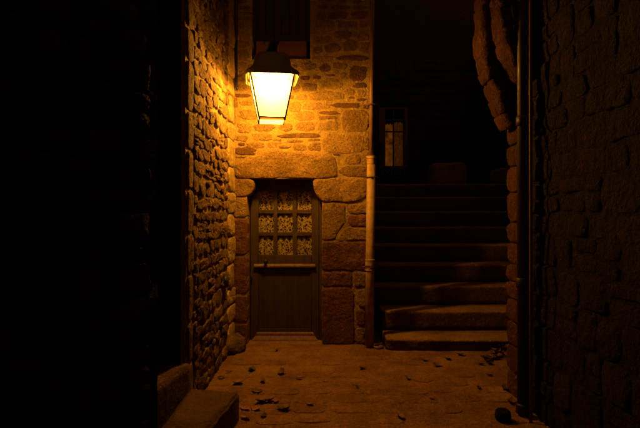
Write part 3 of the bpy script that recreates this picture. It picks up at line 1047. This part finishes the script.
# ------------------------------------------------------------------ the lantern
LD = 4.86
LXc = -0.482
lan = empty('street_lantern', 'lit four-sided street lantern with bell hood above the door', 'lantern', (LXc, LD, 0), R(8))
ZB, ZT = 2.415, 2.872
WB, WT = 0.122, 0.213           # half widths, bottom and top
def q4(w, z): return [Vector((-w, -w, z)), Vector((w, -w, z)), Vector((w, w, z)), Vector((-w, w, z))]
B4, T4 = q4(WB, ZB), q4(WT, ZT)
for i in range(4):
    a, b, c, d = B4[i], B4[(i + 1) % 4], T4[(i + 1) % 4], T4[i]
    bm = bmesh.new()
    cen = (a + b + c + d) / 4
    vs4 = [bm.verts.new(cen + (p - cen) * 0.97) for p in (a, b, c, d)]
    bm.faces.new(vs4)
    link('glass_pane', mesh_from(bm, 'glass_pane'), M['frosted'], lan)
    for t in (0.10, 0.36, 0.62, 0.90):
        bm = bmesh.new()
        bmesh.ops.create_icosphere(bm, subdivisions=1, radius=0.006)
        q = a.lerp(d, 0.84).lerp(b.lerp(c, 0.84), t)
        link('stud', mesh_from(bm, 'stud', True), M['iron'], lan, tuple(q))
    bm = bmesh.new()
    tube(bm, [a, d], 0.0085, 6)
    link('post', mesh_from(bm, 'post'), M['iron'], lan)
    bm = bmesh.new()
    a2, b2 = a + Vector((0, 0, 0.030)), b + Vector((0, 0, 0.030))
    tube(bm, [a2 + (a2 * Vector((0, 0, 1)).z) * 0, b2], 0.0085, 6)
    link('bottom_bar', mesh_from(bm, 'bottom_bar'), M['iron'], lan)
    bm = bmesh.new()
    tube(bm, [d, c], 0.010, 6)
    link('top_bar', mesh_from(bm, 'top_bar'), M['iron'], lan)
bm = bmesh.new()
bm.faces.new([bm.verts.new(p + Vector((0, 0, 0.002))) for p in q4(WB * 0.96, ZB)])
link('bottom_pane', mesh_from(bm, 'bottom_pane'), M['frosted'], lan)
# bell-shaped hood: square rings
bm = bmesh.new()
hp = [(0.254, 2.832), (0.262, 2.866), (0.234, 2.888), (0.206, 2.914), (0.186, 2.950), (0.178, 2.990), (0.166, 3.030), (0.142, 3.062), (0.105, 3.085), (0.068, 3.092)]
def sq_ring(w, z):
    out = []
    n = 6
    for s in range(4):
        a = Vector(((-1, -1), (1, -1), (1, 1), (-1, 1))[s]).to_3d() * w
        b = Vector(((1, -1), (1, 1), (-1, 1), (-1, -1))[s]).to_3d() * w
        for j in range(n):
            p = a.lerp(b, j / n)
            # corners slightly rounded
            L = max(abs(p.x), abs(p.y))
            r = (abs(p.x) ** 9 + abs(p.y) ** 9) ** (1 / 9)
            p = p * (L / r)
            out.append(bm.verts.new((p.x, p.y, z)))
    return out
rr = [sq_ring(w, z) for w, z in hp]
for a, b in zip(rr, rr[1:]):
    for k in range(len(a)):
        bm.faces.new((a[k], a[(k + 1) % len(a)], b[(k + 1) % len(a)], b[k]))
bm.faces.new(rr[-1])
hood = link('hood', mesh_from(bm, 'hood', True), M['hood'], lan)
bm = bmesh.new()
lathe(bm, [(0.062, 3.088), (0.062, 3.185), (0.078, 3.195), (0.078, 3.215), (0.03, 3.24), (0.014, 3.27)], 18)
link('chimney', mesh_from(bm, 'chimney', True), M['iron'], lan)
# bracket arm back to the house wall
bm = bmesh.new()
tube(bm, [(0, 0, 3.25), (0, 0, 3.275), (0.01, 0.06, 3.29), (0.05, 0.36, 3.26), (0.10, 0.70, 3.20)], 0.014, 8)
tube(bm, [(0.10, 0.70, 3.06), (0.06, 0.42, 3.12), (0.04, 0.26, 3.26)], 0.009, 8)
box(bm, 0.075, 0.125, 0.695, 0.725, 3.02, 3.26)
link('bracket', mesh_from(bm, 'bracket', True), M['iron'], lan)
bm = bmesh.new()
lathe(bm, [(0.030, 2.885), (0.030, 2.860), (0.018, 2.855), (0.022, 2.835), (0.014, 2.825)], 14)
gb = NT('sodium_bulb')
gb.bsdf.inputs['Emission Color'].default_value = (1.0, 0.62, 0.22, 1)
gb.bsdf.inputs['Emission Strength'].default_value = 12.0
gb.bsdf.inputs['Base Color'].default_value = (1, 0.9, 0.7, 1)
link('bulb', mesh_from(bm, 'bulb', True), gb.m, lan)
ld = bpy.data.lights.new('lantern_light', 'POINT')
ld.energy = LAMP_POWER
ld.color = LAMP_COLOR
ld.shadow_soft_size = 0.05
lo_ = bpy.data.objects.new('lantern_light', ld)
COL.objects.link(lo_)
lo_.parent = lan
lo_.location = (0, 0, 2.79)

# ------------------------------------------------------------------ downpipes
PD = 5.47
def pp(px, py): return Vector((wx(px, PD), PD, wz(py, PD)))
dp = empty('drain_pipe', 'cream painted downpipe with collars right of the door', 'drainpipe', tuple(pp(369.0, 345)))
def rel(v): return v - dp.location
bm = bmesh.new()
tube(bm, [rel(pp(369.2, 345.5)), rel(pp(370.2, 262)), rel(pp(371.4, 158))], 0.050, 20)
link('pipe', mesh_from(bm, 'pipe', True), M['pipe_paint'], dp)
bm = bmesh.new()
tube(bm, [rel(pp(371.5, 158.5)), rel(pp(371.9, 60)), rel(pp(372.2, -60))], 0.027, 14)
link('upper_pipe', mesh_from(bm, 'upper_pipe', True), M['zinc'], dp)
def collar(py0, py1, px, r, mat='pipe_paint'):
    bm = bmesh.new()
    a, b = rel(pp(px, py1)), rel(pp(px + 0.1, py0))
    t = (b - a) * 0.18
    tube(bm, [a, a + t * 0.3, a + t, b - t, b - t * 0.3, b], [r * 0.93, r, r * 0.97, r * 0.97, r, r * 0.93], 20)
    link('collar', mesh_from(bm, 'collar', True), M[mat], dp)
collar(156.2, 158.8, 371.5, 0.060); collar(158.9, 164.5, 371.4, 0.056)
collar(259.0, 266.0, 370.2, 0.059); collar(268.0, 270.4, 370.0, 0.061)
bm = bmesh.new()
for py, px in ((177.3, 371.2), (267, 370.1), (105, 371.8)):
    c = rel(pp(px, py))
    tube(bm, [c + Vector((-0.075, 0.05, 0)), c + Vector((-0.055, -0.03, 0)), c + Vector((0, -0.062, 0)), c + Vector((0.055, -0.03, 0)), c + Vector((0.10, 0.05, 0))], 0.008, 6)
link('wall_clip', mesh_from(bm, 'wall_clip', True), M['rust'], dp)
# little gully ring at its foot
bm = bmesh.new()
lathe(bm, [(0.055, 0.0), (0.055, 0.028), (0.043, 0.034), (0.036, 0.030), (0.036, 0.004)], 18)
gc = ground_at(378.5, 348.5)
gl = link('gully_ring', mesh_from(bm, 'gully_ring', True), M['zinc'], None, (gc.x, gc.y, 0.0))
tag(gl, 'small dark gully ring on the ground beside the cream pipe', 'drain')

rp = empty('drain_pipe', 'dark downpipe against the right house wall in front of the stairs', 'drainpipe', (wx(523.5, 3.62), 3.62, 0))
bm = bmesh.new()
tube(bm, [(0, 0, 0.03), (0, 0, 3.0), (0, 0, 6.2)], 0.045, 20)
link('pipe', mesh_from(bm, 'pipe', True), M['black_pipe'], rp)
for z0 in (0.02, 0.95, 2.15, 3.35):
    bm = bmesh.new()
    lathe(bm, [(0.046, z0), (0.054, z0 + 0.006), (0.054, z0 + 0.07), (0.046, z0 + 0.078)], 20)
    link('collar', mesh_from(bm, 'collar', True), M['black_pipe'], rp)
cb = bmesh.new()
tube(cb, [(wx(531, 3.5), 3.5, 0.0), (wx(531, 3.5), 3.5, 1.2), (wx(530.6, 3.5), 3.5, 2.4), (wx(531, 3.5), 3.5, 6)], 0.013, 8)
co = link('cable', mesh_from(cb, 'cable', True), M['zinc'])
tag(co, 'thin vertical cable right beside the dark downpipe', 'cable')

# ------------------------------------------------------------------ things on the ground
cv_ = ground_at(423, 379.5)
bm = bmesh.new()
lathe(bm, [(0.098, -0.01), (0.098, 0.012), (0.090, 0.0150), (0.084, 0.0125), (0.02, 0.0135)], 28)
uc = link('access_cover', mesh_from(bm, 'access_cover'), M['dirt'], None, (cv_.x, cv_.y, 0.0))
uc.scale = (0.92, 0.92, 0.6)
tag(uc, 'small round iron access cover set flush in the paving', 'cover')
rk = rock('loose_stone', tuple(ground_at(503, 421) + Vector((0, 0, 0.04))), (0.11, 0.10, 0.10), 4.0, M['dark_stone'], 'dark loose stone near the foot of the dark downpipe', 'stone', 2.6)

def leaf_mesh(seed):
    rg = random.Random(seed)
    bm = bmesh.new()
    L, W = 1.0, rg.uniform(0.5, 0.75)
    curl = rg.uniform(0.3, 1.1)
    fold = rg.uniform(0.2, 0.8)
    tw = rg.uniform(-0.4, 0.4)
    rows = []
    ns = 9
    for i in range(ns):
        t = i / (ns - 1)
        lob = 1 + 0.22 * math.sin(t * 19 + seed)
        w = W * 0.5 * (math.sin(math.pi * min(1, t * 0.94 + 0.05)) ** 0.8) * lob
        row = []
        for s in (-1, -0.5, 0, 0.5, 1):
            x = (t - 0.5) * L
            yv = s * w
            z = fold * abs(yv) + curl * (t - 0.45) ** 2 + tw * yv * (t - 0.5) + 0.05 * noise.noise((x * 4, yv * 4, seed))
            row.append(bm.verts.new((x, yv, z)))
        rows.append(row)
    for a, b in zip(rows, rows[1:]):
        for k in range(4):
            bm.faces.new((a[k], a[k + 1], b[k + 1], b[k]))
    # stalk
    tube(bm, [(-0.5, 0, curl * 0.2), (-0.64, 0.02, curl * 0.28 + 0.02), (-0.78, 0.06, curl * 0.25 + 0.06)], 0.016, 5)
    zmin = min(v.co.z for v in bm.verts)
    for v in bm.verts:
        v.co.z -= zmin
    return mesh_from(bm, 'leaf', True)
LEAF, LEAFD = [], []
for k in range(8):
    m = leaf_mesh(k)
    m.materials.append(M['leaf'])
    LEAF.append(m)
    m2 = m.copy()
    m2.materials.clear()
    m2.materials.append(M['leaf_dark'])
    LEAFD.append(m2)
rng = random.Random(404)
# px, py, size, dark, tilt, label
LV = [
 (276.6,351.3,0.06,1,0.2,'small dark leaf just in front of the door sill'),
 (229,373.5,0.09,1,0.2,'dark leaf by the left wall, farther of two'),
 (221,379.5,0.09,1,0.2,'dark leaf by the left wall, nearer of two'),
 (251.5,371,0.12,1,0.3,'curled dark leaf below the left end of the sill'),
 (282,374,0.13,1,0.6,'upright dark curled leaf straight below the door'),
 (237.5,384.5,0.13,0,0.0,'flat pale leaf beyond the corner of the block step'),
 (263,382.5,0.09,0,0.1,'flat brown leaf between the pale leaf and upright leaf'),
 (299,379.5,0.09,0,0.1,'flat brown leaf right of the upright dark leaf'),
 (324.6,382.3,0.06,0,0.1,'tiny brown leaf alone in the middle of the paving'),
 (256.5,393,0.13,1,0.2,'dark leaf level with the corner of the block step'),
 (261,404,0.13,1,0.5,'leftmost curled dark leaf of the middle cluster'),
 (269,402.5,0.10,1,0.3,'central dark leaf of the middle cluster'),
 (276,402.5,0.09,0,0.2,'rightmost brown leaf of the middle cluster'),
 (256,410.5,0.10,0,0.3,'brown leaf just below the middle cluster'),
 (245,409.5,0.12,0,0.3,'brown leaf against the face of the block step'),
 (281.5,411,0.12,1,0.5,'left one of two large dark leaves near the bottom'),
 (287.5,410.5,0.10,1,0.6,'right one of two large dark leaves near the bottom'),
 (264,418,0.08,1,0.2,'lone dark leaf near the bottom left of the paving'),
 (246,418.5,0.11,0,0.2,'pale leaf at the foot of the block step'),
 (310,406,0.08,0,0.1,'faint brown leaf right of the two large dark leaves'),
 (425,361.8,0.09,1,0.3,'dark leaf below the first step, leftmost of four'),
 (436.8,366.3,0.11,0,0.2,'brown leaf below the first step, nearest of four'),
 (448,360.3,0.08,1,0.2,'dark leaf below the first step, third of four'),
 (460.5,356.2,0.10,1,0.3,'dark leaf below the first step, rightmost of four'),
 (362,369.5,0.10,0,0.1,'flat brown leaf in front of the cream pipe'),
 (407,379.6,0.10,0,0.8,'upright red-brown leaf beside the round cover'),
 (357,388.3,0.07,1,0.2,'small dark leaf on the open paving right of centre'),
 (400.5,418.5,0.11,0,0.1,'brown leaf at the bottom edge right of centre'),
 (489,376,0.08,0,0.1,'small brown leaf below the heap of leaves'),
 (479,389.5,0.07,1,0.2,'small dark leaf left of the curled leaf by the downpipe'),
 (509,391,0.17,1,0.7,'large curled dark leaf left of the dark downpipe'),
 (511,403,0.11,0,0.2,'pale leaf at the foot of the dark downpipe'),
 (432,400.5,0.06,0,0.1,'tiny brown leaf below the round cover'),
]
for i, (px, py, sz, dk, tl, lab) in enumerate(LV):
    p = ground_at(px, py)
    sz *= 0.82
    o = link('fallen_leaf', rng.choice(LEAFD if dk else LEAF), None, None, (p.x, p.y, 0.010),
             (rng.uniform(-0.1, 0.1) + tl * rng.choice((-0.6, 0.6)), rng.uniform(-0.1, 0.1), rng.uniform(0, 6.28)), (sz, sz, sz))
    tag(o, lab, 'leaf', 'fallen leaves scattered over the paving')
for i in range(46):
    t = rng.random() ** 0.7
    px = 478 + 36 * t + rng.uniform(-2, 2)
    py = 366 - 14 * t + rng.uniform(-7, 5) * (0.4 + t)
    py = max(py, 350.5)
    p = ground_at(px, py)
    sz = rng.uniform(0.06, 0.11)
    o = link('fallen_leaf', rng.choice(LEAFD + LEAF[:4]), None, None, (min(p.x, 2.15), min(p.y, 5.28), 0.010 + rng.uniform(0, 0.07) * t),
             (rng.uniform(-0.5, 0.5), rng.uniform(-0.4, 0.4), rng.uniform(0, 6.28)), (sz, sz, sz))
    tag(o, 'dry leaf in the heap at the right end of the bottom step', 'leaf', 'leaves heaped beside the bottom step')
print('stones', npav, nl, nn, nr, len(bpy.data.objects))
